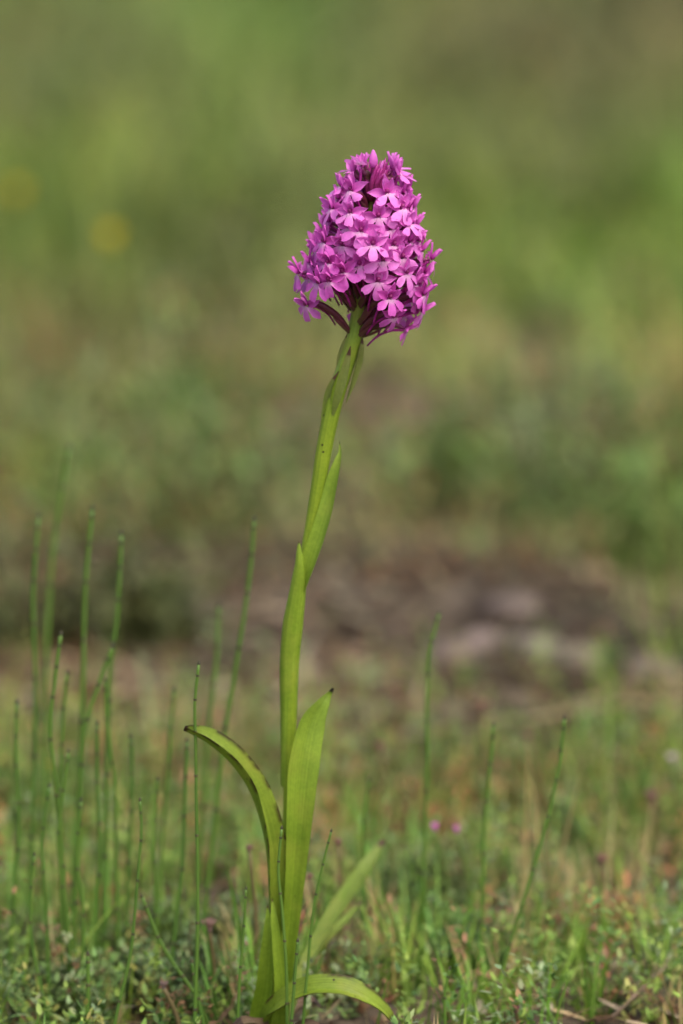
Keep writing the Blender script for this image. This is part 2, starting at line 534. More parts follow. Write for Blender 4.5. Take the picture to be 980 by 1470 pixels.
nG = 8000
nc = 700
ccx, ccy = scatter(nc, -.03, .44, .2, 1.0)
idx = RNG.integers(0, nc, nG)
ccy = np.where((ccy < .015) & (np.abs(ccx + .008) < .03), ccy + .06, ccy)
x = ccx[idx] + RNG.normal(0, .006, nG); y = ccy[idx] + RNG.normal(0, .006, nG)
pal = np.array([lin((112, 150, 54)), lin((130, 156, 60)), lin((98, 136, 54)), lin((168, 150, 100))])[RNG.choice(4, nc, p=[.32, .27, .15, .26])][idx]
hv = np.exp(RNG.normal(0, .35, nc))[idx]
V, F, C = blades(np.stack([x, y, zground(x, y) - .001], -1), U(0, 6.28, nG), U(.012, .032, nG) * hv * np.where(y < .01, .5, 1), U(.0006, .0014, nG), U(.05, .45, nG), U(0, .8, nG), vary(pal, .15, .06), (1, .95, .8, .5))
tag(obj('short_grass', mesh_np('short_grass', V, F, C), M_VEG), 'short thin green grass growing through the ground cover', 'grass', kind='stuff')

nR = 120
cx, cy = scatter(nR, .10, .42, .14, 1.0)
V, F, C = sprigs(cx, cy, U(.012, .028, nR), 34, vary(np.tile(lin((158, 112, 80)), (nR, 1)), .2, .1), (.0025, .0055), .006)
tag(obj('rusty_herbs', mesh_np('rusty_herbs', V, F, C), M_DRY), 'rusty brown dried herb tufts mixed into the green cover behind the orchid foot', 'ground cover', kind='stuff')

# ------------------------------------------------------------------ the orchid
def ribbon(path, width, normal, curl=0.2, n=28, ns=9, thick=.0005, twist=0.0, wave=0.0, fold=None):
    """leaf: centre line, half widths, facing normal(s), curl = half angle of the cross-section arc"""
    P = spline(path, n)
    m_ = len(path)
    ip = lambda a: np.interp(np.linspace(0, m_ - 1, n), np.arange(m_), np.asarray(a, float))
    W = ip(width)
    CU = np.maximum(np.abs(ip(curl if hasattr(curl, '__len__') else [curl] * m_)), .02)
    nor = np.array(normal, float)
    if nor.ndim == 1: nor = np.tile(nor, (m_, 1))
    NN = np.stack([ip(nor[:, i]) for i in range(3)], -1)
    T = nrm(np.gradient(P, axis=0))
    NN = nrm(NN - T * (NN * T).sum(-1, keepdims=True))
    SD = np.cross(T, NN)
    s = np.linspace(-1, 1, ns)
    rho = W / CU
    ofx = rho[:, None] * np.sin(CU[:, None] * s)
    ofz = rho[:, None] * (1 - np.cos(CU[:, None] * s))
    if fold is not None:
        fa = ip(fold)[:, None]; k = np.abs(s)[None]
        ofx = W[:, None] * s[None] * np.cos(fa * k ** .3); ofz = W[:, None] * k ** 1.1 * np.sin(fa)
    if wave:
        ofz = ofz + wave * W[:, None] * (np.abs(s)[None] ** 2) * np.sin(np.linspace(0, 17, n))[:, None] * np.sign(s)[None]
    V = P[:, None] + SD[:, None] * ofx[..., None] + NN[:, None] * ofz[..., None]
    # second skin for thickness
    V2 = V - NN[:, None] * (thick * np.clip(W / W.max() * 2, .3, 1)[:, None, None]) 
    V2[:, 0] = V[:, 0] * .999 + V2[:, 0] * .001; V2[:, -1] = V[:, -1] * .999 + V2[:, -1] * .001
    uv = np.stack(np.broadcast_arrays((s[None] + 1) / 2, np.linspace(0, 1, n)[:, None]), -1).reshape(-1, 2)
    f = grid_faces(ns, n)
    allV = np.concatenate([V.reshape(-1, 3), V2.reshape(-1, 3)])
    return allV, [np.concatenate([f, f[:, ::-1] + n * ns])], np.concatenate([uv, uv])

PXM = S * 1.61 / 1470          # metres per photo pixel at the orchid
ORI = at(394, 1514, 0); ORI.z = zg(ORI.x, 0)
orchid = empty('orchid', ORI)
tag(orchid, 'tall orchid with a dense magenta pink flower spike on a single green stem', 'orchid')

def W2O(V): return np.asarray(V) - np.array(ORI)

def pxpath(pts, Y=0.0):
    return np.array([at(p[0], p[1], p[2] if len(p) > 2 else Y) for p in pts])

# stem
SP = [(394, 1522), (396, 1466), (404, 1400), (412, 1300), (416, 1200), (416, 1100), (416, 1040), (417, 960), (423, 890), (431, 835), (443, 780), (455, 710), (466, 640), (480, 575), (496, 525), (508, 485), (513, 455), (520, 400), (528, 340), (534, 290), (538, 252)]
SR = [17, 15, 13, 12, 11, 10, 9.5, 9.5, 9, 9, 9.5, 10.5, 11.5, 12.5, 12, 11.5, 10.5, 9, 7, 4.5, 1.5]
sp = spline(pxpath(SP), 90)
sr = np.interp(np.linspace(0, len(SR) - 1, 90), np.arange(len(SR)), SR) * PXM
V, F, uv = tube(sp, sr, 14)
obj('stem', mesh_np('stem', W2O(V), F, uv=uv), M_STEM, orchid)

def leaf(name, pts, wpx, normal, mat, curl=.3, label=None, n=30, ns=9, wave=0.0, thick=.0004, fold=None):
    if pts[0][1] > 1440:           # carried on down to the foot in the soil
        pts = [(394 + (pts[0][0] - 394) * .3, 1518, pts[0][2] * .5)] + list(pts); wpx = [wpx[0] * .85] + list(wpx)
        if hasattr(curl, '__len__'): curl = [curl[0]] + list(curl)
        if fold is not None: fold = [fold[0]] + list(fold)
        if hasattr(normal[0], '__len__'): normal = [normal[0]] + list(normal)
    V, F, uv = ribbon(pxpath(pts), np.array(wpx) * PXM, normal, curl, n, ns, thick, wave=wave, fold=fold)
    o = obj(name, mesh_np(name, W2O(V), F, uv=uv), mat, orchid)
    if label: o['label'] = label
    return o

CAMW = np.array([0, -1, .15])
# upright broad leaf
leaf('leaf', [(398, 1464, -.006), (407, 1400, -.007), (417, 1320, -.008), (424, 1240, -.009), (429, 1170, -.009), (435, 1100, -.008), (447, 1040, -.006), (462, 1012, -.005), (471, 998, -.004), (478, 988, -.004)],
     [14, 15, 15, 17.5, 21, 24.5, 20.5, 11, 5, 1.8], (.15, -1, .1), M_LEAF, [1.2, .9, .7, .6, .5, .45, .4, .4, .4, .4], 'upright broad leaf with a black pointed tip', 44, 13, .04, fold=[.8, .7, .6, .5, .42, .36, .36, .4, .4, .4])
# arching channelled leaf to the left
leaf('leaf', [(388, 1464, -.002), (392, 1400, -.004), (391, 1330, -.006), (388, 1270, -.008), (380, 1200, -.010), (360, 1137, -.011), (331, 1094, -.012), (299, 1066, -.012), (275, 1053, -.012), (263, 1048, -.012)],
     [20, 24, 26, 28, 29, 29, 27, 21, 13, 7], [(.5, -.8, 0), (.5, -.8, 0), (.55, -.75, .05), (.65, -.68, .1), (.72, -.56, .3), (.55, -.48, .7), (.38, -.42, .85), (.25, -.36, .9), (.15, -.4, .9), (.1, -.4, .9)],
     M_LEAF_ARCH, .5, 'arching leaf folded along its middle with a curled brown tip', 48, 13, .05, fold=[.9, .85, .8, .8, .85, .9, .9, .9, 1.0, 1.2])
# arched low leaf at the bottom right
leaf('leaf', [(384, 1466, -.014), (408, 1440, -.018), (445, 1422, -.021), (490, 1421, -.023), (524, 1434, -.023), (546, 1449, -.022), (563, 1467, -.021)],
     [16, 20, 23, 22, 18, 14, 7], [(-.6, -.45, .7), (-.4, -.6, .7), (-.1, -.6, .8), (.15, -.55, .8), (.4, -.55, .7), (.5, -.55, .6), (.5, -.6, .5)], M_LEAF_ARCH, .5,
     'low leaf bent over to the ground with scorched rim', 34, 11, .05, fold=[.8, .7, .6, .55, .6, .7, .8])
# two soft blurred leaves leaning right, behind
leaf('leaf', [(416, 1450, .01), (440, 1385, .03), (472, 1325, .05), (505, 1275, .065), (532, 1236, .075), (551, 1206, .08)],
     [9, 12, 14, 15, 12, 4], (-.3, -.9, .35), M_PALE, .7, 'pale leaf leaning right behind the stem')
leaf('leaf', [(412, 1455, .01), (434, 1400, .025), (464, 1355, .04), (495, 1322, .05), (520, 1294, .058)],
     [8, 10, 10, 8, 2], (-.4, -.8, .45), M_PALE, .8, 'shorter pale leaf leaning right behind the stem')
# narrow inner sheaths at the foot
leaf('leaf', [(372, 1468, -.008), (380, 1420, -.011), (384, 1370, -.013), (386, 1330, -.013), (384, 1300, -.012)], [16, 15, 12, 8, 1], (-.2, -1, .1), M_SHEATH, .9, None, 24)
leaf('leaf', [(400, 1468, -.013), (404, 1420, -.015), (399, 1370, -.016), (393, 1320, -.016), (390, 1290, -.015)], [15, 14, 10, 6, 1], (.2, -1, .1), M_SHEATH, .9, None, 24)
# withered remains at the foot
for pts_, w_ in (([(396, 1492, -.010), (378, 1474, -.018), (352, 1466, -.022), (330, 1474, -.024)], [9, 12, 9, 1]), ([(398, 1492, -.010), (424, 1474, -.018), (452, 1472, -.022), (474, 1480, -.024)], [8, 10, 7, 1]), ([(402, 1480, .006), (424, 1446, .012), (446, 1436, .014), (462, 1446, .014)], [7, 9, 8, 1])):
    leaf('withered_leaf', pts_, w_, (.1, -.6, .8), M_WITHER, 1.0, 'brown withered leaf at the foot', 20, 9, .3)
# long sheath clasping the lower stem, its tip free
leaf('sheath', [(412, 1130, -.001), (413, 1080, -.0012), (414, 1030, -.0014), (415, 960, -.0016), (420, 900, -.0018), (427, 850, -.0024), (430, 812, -.0034), (429, 790, -.0034), (429, 777, -.003)],
     [25, 27, 30, 34, 35, 26, 11, 4.5, .8], [(0, 1, 0)] * 9, M_SHEATH, [2.6, 2.5, 2.5, 2.4, 2.3, 2.2, 1.6, 1.2, 1.0], 'long clasping leaf sheath with a free pointed tip', 50, 17)
# stem leaf rising on the right
leaf('leaf', [(430, 866, .001), (436, 838, -.001), (445, 808, -.003), (457, 772, -.0035), (469, 732, -.003), (478, 690, -.002), (485, 662, -.001), (488, 648, 0), (487, 634, .001)],
     [7, 12, 14.5, 14.5, 13, 10.5, 6, 2.4, .5], [(-.55, -.8, 0)] * 9, M_SHEATH, [1.6, 1.4, 1.0, .8, .7, .6, .6, .6, .6], 'slim stem leaf with a thin brown tip', 40, 11)
# thin bracts pressed to the upper stem
leaf('bract', [(456, 690, .002), (463, 640, -.0005), (468, 598, -.001), (471, 567, -.0015), (477, 548, -.002), (486, 533, -.002)], [1, 6, 7.5, 6, 3.2, .6], (-.45, -.9, .1), M_BRACT, .8, None, 30)
leaf('bract', [(476, 602, -.0022), (483, 574, -.0030), (491, 545, -.0032), (498, 518, -.0032), (503, 497, -.003)], [.6, 6, 7.5, 5, .6], (.1, -1, 0), M_BRACT, .6, None, 30)
leaf('bract', [(497, 578, -.001), (507, 548, -.001), (514, 522, -.001), (518, 500, -.001), (520, 482, 0)], [.5, 4.5, 6.5, 5, .6], (.6, -.8, 0), M_BRACT, .8, None, 30)
leaf('bract', [(482, 562, .001), (486, 535, 0), (490, 512, -.0006), (496, 492, -.001), (502, 474, -.001)], [.5, 4.5, 6.5, 5, 1], (-.65, -.75, 0), M_BRACT, .8, None, 30)

# ---- flowers
PK_W = lin((242, 186, 226)); PK_L = lin((236, 138, 220)); PK_M = lin((222, 96, 202)); PK_D = lin((178, 36, 146)); MAR = np.array([.115, .020, .036]); OVG = np.array([.085, .060, .022])

def lerp(a, b, t): return a + (b - a) * np.asarray(t)[..., None]

def lip_mesh(i, beta, side_curl, size, deep):
    """three-lobed lip: polar sheet with two deep cuts, white at the throat"""
    r = np.random.default_rng(100 + i)
    na, nr = 45, 9
    ph = np.linspace(-86, 86, na)
    cent = np.array([-57, 0, 57]) + r.normal(0, 3, 3)
    hw = np.array([26, 20.5, 26]); Lr = np.array([1.0, .98, 1.0]) * (1 + r.normal(0, .04, 3))
    best = np.zeros(na)
    for c0, w0, l0 in zip(cent, hw, Lr):
        q = np.clip(np.abs((ph - c0) / w0), 0, 1)
        best = np.maximum(best, l0 * (1 - q ** 2.4) ** .5)
    Rr = .27 + .73 * best
    Rr = Rr * (1 + .035 * np.sin(ph * .31 + i * 2.1) + .025 * np.sin(ph * .83 + i))
    t = np.linspace(0, 1, nr)
    rad = t[:, None] * Rr[None]
    a = np.radians(ph)[None] * (1 - .15 * (1 - t[:, None]))
    x = rad * np.sin(a) * 1.02; d = rad * np.cos(a)
    x = x + np.sign(ph)[None] * .10 * np.minimum(1, t[:, None] * 3)      # claw is broad
    bend = -side_curl * x ** 2 - .22 * d ** 2 + .06 * np.sin(a * 7 + i) * t[:, None] ** 2
    # two ridges at the throat
    bend = bend + .10 * np.exp(-((np.abs(x) - .10) / .05) ** 2) * np.exp(-(rad / .25) ** 2)
    cb, sb = math.cos(beta), math.sin(beta)
    L = size
    V = np.stack([x * L, (-d * cb + bend * sb) * L, (d * sb + bend * cb) * L], -1).reshape(-1, 3)
    T = np.broadcast_to(rad, (nr, na)).reshape(-1)
    c = lerp(PK_W, PK_L * (1 - deep) + PK_M * deep, np.clip((T - .12) / .30, 0, 1))
    c = lerp(c, PK_M * (1 - deep) + PK_D * .5 * deep + PK_M * .5 * deep, np.clip((T - .7) / .4, 0, 1) * .6)
    return mesh_np('lip', V, [grid_faces(na, nr)], tint=c)

def petal_mesh(name, L, W, cup, bend, sharp, c0, c1, i=0):
    r = np.random.default_rng(300 + i)
    nu, nv = 7, 10
    t = np.linspace(0, 1, nv)
    w = W * (np.sin(np.pi * np.clip(t * .86 + .10, 0, 1)) ** .8) * (1 - t ** sharp) ** .7 + W * .12 * (1 - t)
    s = np.linspace(-1, 1, nu)
    x = w[:, None] * s[None]; y = np.broadcast_to((t * L)[:, None], x.shape)
    z = cup * W * (s[None] ** 2) * np.ones_like(x) + bend * L * (t[:, None] ** 2) + r.normal(0, .02) * L * np.sin(t[:, None] * 5) * s[None]
    V = np.stack([x, y, z], -1).reshape(-1, 3)
    c = lerp(np.broadcast_to(c0, (nv * nu, 3)), c1, np.repeat(t, nu))
    rib = np.exp(-(np.tile(s, nv) / .22) ** 2) * .25
    c = lerp(c, PK_D, rib)
    return mesh_np(name, V, [grid_faces(nu, nv)], tint=c)

mm = .001
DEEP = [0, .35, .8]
LIPS = {k: [lip_mesh(i + 10 * k, R(b), sc_, 5.7 * mm, DEEP[k]) for i, (b, sc_) in enumerate(((8, .10), (20, .26), (32, .12), (14, .30), (42, .2)))] for k in range(3)}
SEP = {k: [petal_mesh('sepal', 5.9 * mm, 1.55 * mm, .5, b, 3.0, lerp(PK_M, PK_D, .1 + .5 * DEEP[k]), lerp(PK_L, PK_M, .0 + .7 * DEEP[k]), i) for i, b in enumerate((-.1, -.22, .05))] for k in range(3)}
PET = {k: [petal_mesh('petal', 4.6 * mm, 1.35 * mm, .6, b, 4.0, lerp(PK_D, PK_M, .6), lerp(PK_L, PK_M, .1 + .6 * DEEP[k]), 20 + i) for i, b in enumerate((.2, .3))] for k in range(3)}
BRA = petal_mesh('bract', 9 * mm, 1.1 * mm, .9, .10, 2.2, OVG * 1.1, MAR * 1.2, 40)

def axis_px(py):
    return float(np.interp(py, [230, 290, 340, 400, 455, 485], [538, 534, 528, 520, 513, 508]))
def rad_px(py):
    return float(np.interp(py, [226, 245, 290, 340, 400, 440, 480], [13, 31, 52, 70, 84, 84, 70]))

def frame_matrix(x, y, z, p):
    M = Matrix.Identity(4)
    for k, v in enumerate((x, y, z)):
        for r_ in range(3): M[r_][k] = v[r_]
    for r_ in range(3): M[r_][3] = p[r_]
    return M

def orient(d, n):
    d = Vector(d).normalized(); n = Vector(n); n = (n - d * n.dot(d)).normalized()
    return frame_matrix(d.cross(n), d, n, (0, 0, 0))

def ellipsoid(c, rx, ry, rz, nu=8, nv=6, point=0.0):
    th = np.linspace(0, np.pi, nv); ph = np.linspace(0, 2 * np.pi, nu, endpoint=False)
    V = []
    for t in th:
        for p in ph:
            k = math.sin(t) * (1 - point * (1 + math.cos(t)) * .5 * .8 if point else 1)
            V.append((c[0] + rx * k * math.cos(p), c[1] + ry * k * math.sin(p), c[2] + rz * math.cos(t)))
    return np.array(V), [grid_faces(nu, nv, True)]

ASCALE = .87
def flower(px, py, back=False, el=None, tone=0, scale=1.0, att=None, dep=None, roll=0.0, face=None, closed=0.0):
    """one floret; px,py is where its throat stands in the spike, att the height (px) where its ovary leaves the stem"""
    ax = axis_px(py); Rr = rad_px(py)
    dx = max(-Rr, min(Rr * (1.13 if 350 < py < 430 else 1.0), px - ax)) if att is None else px - ax
    depth = dep if dep is not None else math.sqrt(max((Rr * Rr - dx * dx), (.10 * Rr) ** 2)) * (1 if back else -1)
    jr = random.uniform(.88, 1.12) if att is None else 1.0
    dx *= jr; depth *= jr
    A = Vector(at(ax, py, 0))
    P = A + Vector((dx * PXM, depth * PXM, 0))
    out = Vector((dx, depth, 0)) if face is None else Vector((face[0], face[1], 0))
    out.normalize()
    if el is None: el = float(np.interp(py, [235, 270, 330, 400, 470], [42, 24, 8, -6, -16])) + random.uniform(-7, 7)
    f = (out * math.cos(R(el)) + Vector((0, 0, 1)) * math.sin(R(el))).normalized()
    rt = f.cross(Vector((0, 0, -1))).normalized(); up = f.cross(rt) * -1
    rt = Vector((0, 0, 1)).cross(f).normalized(); up = f.cross(rt)
    q = Matrix.Rotation(R(roll + random.uniform(-12, 12)), 3, f)
    rt = q @ rt; up = q @ up
    M = frame_matrix(rt, up, f, P - Vector(ORI))
    Mi = M.inverted()
    # ovary, from the stem out to the throat, with spur and column: the body of the flower
    ap = att if att is not None else min(482, py + 24 + Rr * .25)
    A0 = Vector(at(axis_px(ap), ap, 0)) + out * 1.2 * mm
    back_p = P - f * 2.2 * mm
    m1 = A0.lerp(back_p, .45) + Vector((0, 0, 1)) * (1.4 * mm) - out * .4 * mm
    pth = spline([A0, A0.lerp(m1, .5) + Vector((0, 0, .3 * mm)), m1, m1.lerp(back_p, .6) + Vector((0, 0, .5 * mm)), back_p, P - f * .3 * mm], 14)
    t = np.linspace(0, 1, 14)
    rr = (.55 + .75 * np.sin(np.pi * np.clip(t * 1.05, 0, 1)) ** 1.2) * mm * .8
    V1, F1, _ = tube(pth, rr, 7)
    c1 = np.repeat(lerp(np.broadcast_to(lerp(OVG, MAR, random.uniform(.4, 1)), (14, 3)), PK_D * .55, np.clip(t * 1.6 - .85, 0, 1)), 7, axis=0)
    s0 = P - f * .4 * mm - up * .5 * mm
    spp = spline([s0, s0 - f * 3 * mm - up * 1.6 * mm, s0 - f * 6 * mm - up * 5 * mm, s0 - f * 7.5 * mm - up * 9 * mm], 8)
    V2, F2, _ = tube(spp, np.linspace(.5, .28, 8) * mm, 5)
    c2 = np.tile(PK_D * .8, (len(V2), 1))
    V3, F3 = ellipsoid((0, 0, 0), .75 * mm, .8 * mm, .9 * mm)
    V3 = np.array([list(M.to_3x3() @ Vector(v) + P + up * .7 * mm + f * .4 * mm) for v in V3])
    c3 = np.tile(lerp(PK_D, MAR, .55), (len(V3), 1))
    V, F, C = join([(V1, F1, c1), (V2, F2, c2), (V3, F3, c3)])
    Vl = np.array([list(Mi @ (Vector(v) - Vector(ORI))) for v in V])
    body = obj('flower', mesh_np('flower', Vl, F, tint=C), M_BODY, orchid, M)
    sc_ = Matrix.Scale(scale * ASCALE * random.uniform(.9, 1.1), 4)
    if random.random() < .25: tone = min(2, tone + 1)
    def jit(a): return Matrix.Rotation(R(random.uniform(-a, a)), 4, Vector((random.random() - .5, random.random() - .5, random.random() - .5)).normalized())
    tip = Matrix.Rotation(R(-38 * closed), 4, 'X')
    obj('lip', random.choice(LIPS[tone]), M_PETAL, body, Matrix.Translation((0, -.25 * mm, .5 * mm)) @ tip @ jit(9) @ sc_)
    so = .15 + .55 * closed
    for sgn in (-1, 1):
        a = R(random.uniform(4, 30) + 25 * closed)
        obj('sepal', random.choice(SEP[tone]), M_PETAL, body, Matrix.Translation((sgn * .5 * mm, .3 * mm, -.3 * mm)) @ orient((sgn * math.cos(a), math.sin(a), random.uniform(-.25, .1) + closed), (0, -.15, 1)) @ jit(10) @ sc_)
        obj('petal', random.choice(PET[tone]), M_PETAL, body, Matrix.Translation((sgn * .35 * mm, .7 * mm, 0)) @ orient((sgn * .45, .85, .5 + .3 * closed), (-sgn * .4, -.5, .8)) @ jit(8) @ sc_)
    obj('sepal', random.choice(SEP[tone]), M_PETAL, body, Matrix.Translation((0, .9 * mm, -.5 * mm)) @ orient((random.uniform(-.12, .12), .9, .25 + .5 * closed), (0, -.3, .9)) @ jit(8) @ sc_ @ Matrix.Scale(.92, 4))
    # bract under the ovary
    dirw = (back_p - A0).normalized()
    Mb = orient(Mi.to_3x3() @ dirw, Mi.to_3x3() @ Vector((0, 0, 1)))
    Mb = Matrix.Translation(Mi @ (A0 - Vector(ORI) - Vector((0, 0, 1.0 * mm)))) @ Mb
    obj('bract', BRA, M_BODY, body, Mb @ Matrix.Scale(random.uniform(.7, 1.1), 4))
    return body

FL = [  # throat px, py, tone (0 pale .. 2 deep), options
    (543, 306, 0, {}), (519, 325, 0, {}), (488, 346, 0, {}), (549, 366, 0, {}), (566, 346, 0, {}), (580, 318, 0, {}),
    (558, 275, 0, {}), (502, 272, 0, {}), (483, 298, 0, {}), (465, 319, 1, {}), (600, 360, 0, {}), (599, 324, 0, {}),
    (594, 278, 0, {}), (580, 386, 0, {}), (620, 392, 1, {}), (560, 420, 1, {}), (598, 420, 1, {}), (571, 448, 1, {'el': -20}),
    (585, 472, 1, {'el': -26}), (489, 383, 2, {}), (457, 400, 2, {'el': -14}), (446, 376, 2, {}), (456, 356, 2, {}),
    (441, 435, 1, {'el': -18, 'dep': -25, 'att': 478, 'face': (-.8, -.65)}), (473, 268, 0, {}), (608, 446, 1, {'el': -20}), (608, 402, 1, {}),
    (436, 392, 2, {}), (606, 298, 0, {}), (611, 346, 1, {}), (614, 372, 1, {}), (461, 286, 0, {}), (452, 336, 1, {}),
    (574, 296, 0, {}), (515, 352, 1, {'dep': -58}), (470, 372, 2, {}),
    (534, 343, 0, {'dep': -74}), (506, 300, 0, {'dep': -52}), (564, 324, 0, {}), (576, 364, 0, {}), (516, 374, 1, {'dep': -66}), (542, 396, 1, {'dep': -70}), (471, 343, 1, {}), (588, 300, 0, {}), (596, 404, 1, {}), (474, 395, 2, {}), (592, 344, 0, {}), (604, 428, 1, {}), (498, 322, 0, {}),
    (497, 246, 0, {'el': 52, 'closed': .8, 'scale': .95}), (519, 238, 0, {'el': 66, 'closed': 1.0, 'scale': .85, 'dep': -14}), (574, 250, 0, {'el': 40, 'closed': .6}), (584, 244, 0, {'el': 40, 'closed': .7, 'dep': 6}),
]
for px, py, tone, kw in FL: flower(px, py, tone=tone, **kw)
for py in (256, 280, 304, 328, 352, 378, 404, 428, 452):           # the far side of the spike
    Rr = rad_px(py)
    ph0 = random.uniform(-12, 12)
    for a in ((-62, -22, 18, 58) if py > 270 else (-40, 30)):
        if py > 415 and a < 10: continue
        flower(axis_px(py) + Rr * math.sin(R(a + ph0)), py + random.uniform(-6, 6), back=True, tone=random.choice((0, 1)) if py < 340 else random.choice((1, 2)))

# closed buds and maroon bract tips at the top of the spike
def bud(px, py, hpx, wpx, Yd, tilt, foot, tone=0):
    p = Vector(at(px, py, Yd)); q = Vector(at(foot[0], foot[1], Yd * .4))
    V, F = ellipsoid((0, 0, hpx * .5 * PXM), wpx * .5 * PXM, wpx * .5 * PXM, hpx * .5 * PXM, 10, 12, .75)
    a = np.arctan2(V[:, 1], V[:, 0]); V[:, :2] *= (1 + .14 * np.cos(a * 3))[:, None]
    c = lerp(np.broadcast_to(PK_M, (len(V), 3)), PK_L, np.clip(V[:, 2] / (hpx * PXM), 0, 1))
    d = (p - q).normalized() + Vector((tilt, 0, .6)); Rm = d.to_track_quat('Z', 'Y').to_matrix()
    V = np.array([list(Rm @ Vector(v) + p) for v in V])
    st = spline([q, q.lerp(p, .5) + Vector((0, -.0005, 0)), p + d.normalized() * .001], 7)
    V2, F2, _ = tube(st, np.array([.45, .6, .7, .7, .65, .55, .5]) * mm, 6)
    V, F, C = join([(V, F, c), (V2, F2, np.tile(lerp(MAR, PK_D, .25), (len(V2), 1)))])
    o = obj('bud', mesh_np('bud', W2O(V), F, tint=C), M_PETAL, orchid)
    return o
bud(535, 241, 27, 17, -.004, 0, (534, 285))['label'] = 'pointed pink bud at the very top'
bud(524, 240, 20, 11, -.001, -.1, (528, 285))
bud(546, 246, 16, 8, .003, .1, (537, 285))
for k in range(26):
    a = random.uniform(0, 6.28); r_ = random.uniform(2, 20)
    x0 = 541 + r_ * math.cos(a); yd = r_ * math.sin(a) * PXM - .001
    top = random.uniform(226, 250)
    pth = spline([at(536 + (x0 - 541) * .4, 288, yd * .4), at(538 + (x0 - 541) * .8, 262, yd), at(x0 + random.uniform(1, 8), top, yd * 1.2)], 7)
    V, F, _ = tube(pth, np.array([.6, .8, .85, .75, .6, .4, .12]) * mm, 6)
    C = np.repeat(lerp(np.broadcast_to(MAR * 1.6, (7, 3)), lerp(MAR, PK_D, .7), np.linspace(0, 1, 7)), 6, axis=0)
    obj('bract', mesh_np('bract', W2O(V), F, tint=C), M_BODY, orchid)

# ------------------------------------------------------------------ horsetails
SH_V, SH_F, _ = tube(np.array([[0, 0, -.0006], [0, 0, 0], [0, 0, .0008], [0, 0, .0013]]), np.array([.98, 1.12, 1.25, 1.05]) * .001, 8)
SHEATH = mesh_np('node_sheath', SH_V, SH_F)
TIP_V, TIP_F, _ = tube(np.array([[0, 0, -.0004], [0, 0, .0008], [0, 0, .0018], [0, 0, .003]]), np.array([1.05, 1.1, .7, .1]) * .001, 8)
TIPM = mesh_np('tip', TIP_V, TIP_F)

def horsetail(pts, Y, wpx, label, dY=0.0, tip=True):
    """pts: from tip to foot in photo pixels at distance Y; the foot is carried on down to the ground"""
    n = len(pts)
    pts = [(x + (random.uniform(-2.5, 2.5) if 0 < k_ else 0), y) for k_, (x, y) in enumerate(pts)]
    P = [at(x, y, Y + dY * (1 - k / (n - 1))) for k, (x, y) in enumerate(pts)]
    last, prev = P[-1], P[-2]
    gz = zg(last.x, last.y) - .002
    if last.z > gz:
        d = (last - prev).normalized(); d.z = min(d.z, -.6)
        k = (last.z - gz) / -d.z
        P.append(last + d * k)
    else:
        P[-1] = Vector((last.x, last.y, gz))
    P = P[::-1]
    base = P[0].copy(); base.z = zg(base.x, base.y)
    path = spline(P, 40)
    seg = np.linalg.norm(np.diff(path, axis=0), axis=1); s = np.concatenate([[0], np.cumsum(seg)]); Ltot = s[-1]
    r0 = wpx * .5 * PXM
    rad = r0 * (1 - .28 * s / Ltot)
    t = empty('horsetail', base); tag(t, label, 'horsetail', 'horsetail stems standing in the meadow')
    V, F, uv = tube(path - np.array(base), rad, 12, True, .07)
    obj('stem', mesh_np('stem', V, F, uv=uv), M_HT, t)
    gap, q = random.uniform(.006, .010), Ltot - random.uniform(.002, .004)
    while q > .012:
        p = np.array([np.interp(q, s, path[:, i]) for i in range(3)]); p2 = np.array([np.interp(q + .002, s, path[:, i]) for i in range(3)])
        p1 = np.array([np.interp(q - .002, s, path[:, i]) for i in range(3)])
        rr = float(np.interp(q, s, rad))
        M = Matrix.Translation(Vector(p) - base) @ Vector(p2 - p1).to_track_quat('Z', 'Y').to_matrix().to_4x4() @ Matrix.Scale(rr / .001, 4)
        obj('node_sheath', SHEATH, M_HS, t, M)
        q -= gap; gap = min(gap * random.uniform(1.25, 1.5), .026)
    if tip:
        M = Matrix.Translation(Vector(path[-1]) - base) @ Vector(path[-1] - path[-3]).to_track_quat('Z', 'Y').to_matrix().to_4x4() @ Matrix.Scale(rad[-1] / .001, 4)
        obj('tip', TIPM, M_HS, t, M)
    return t

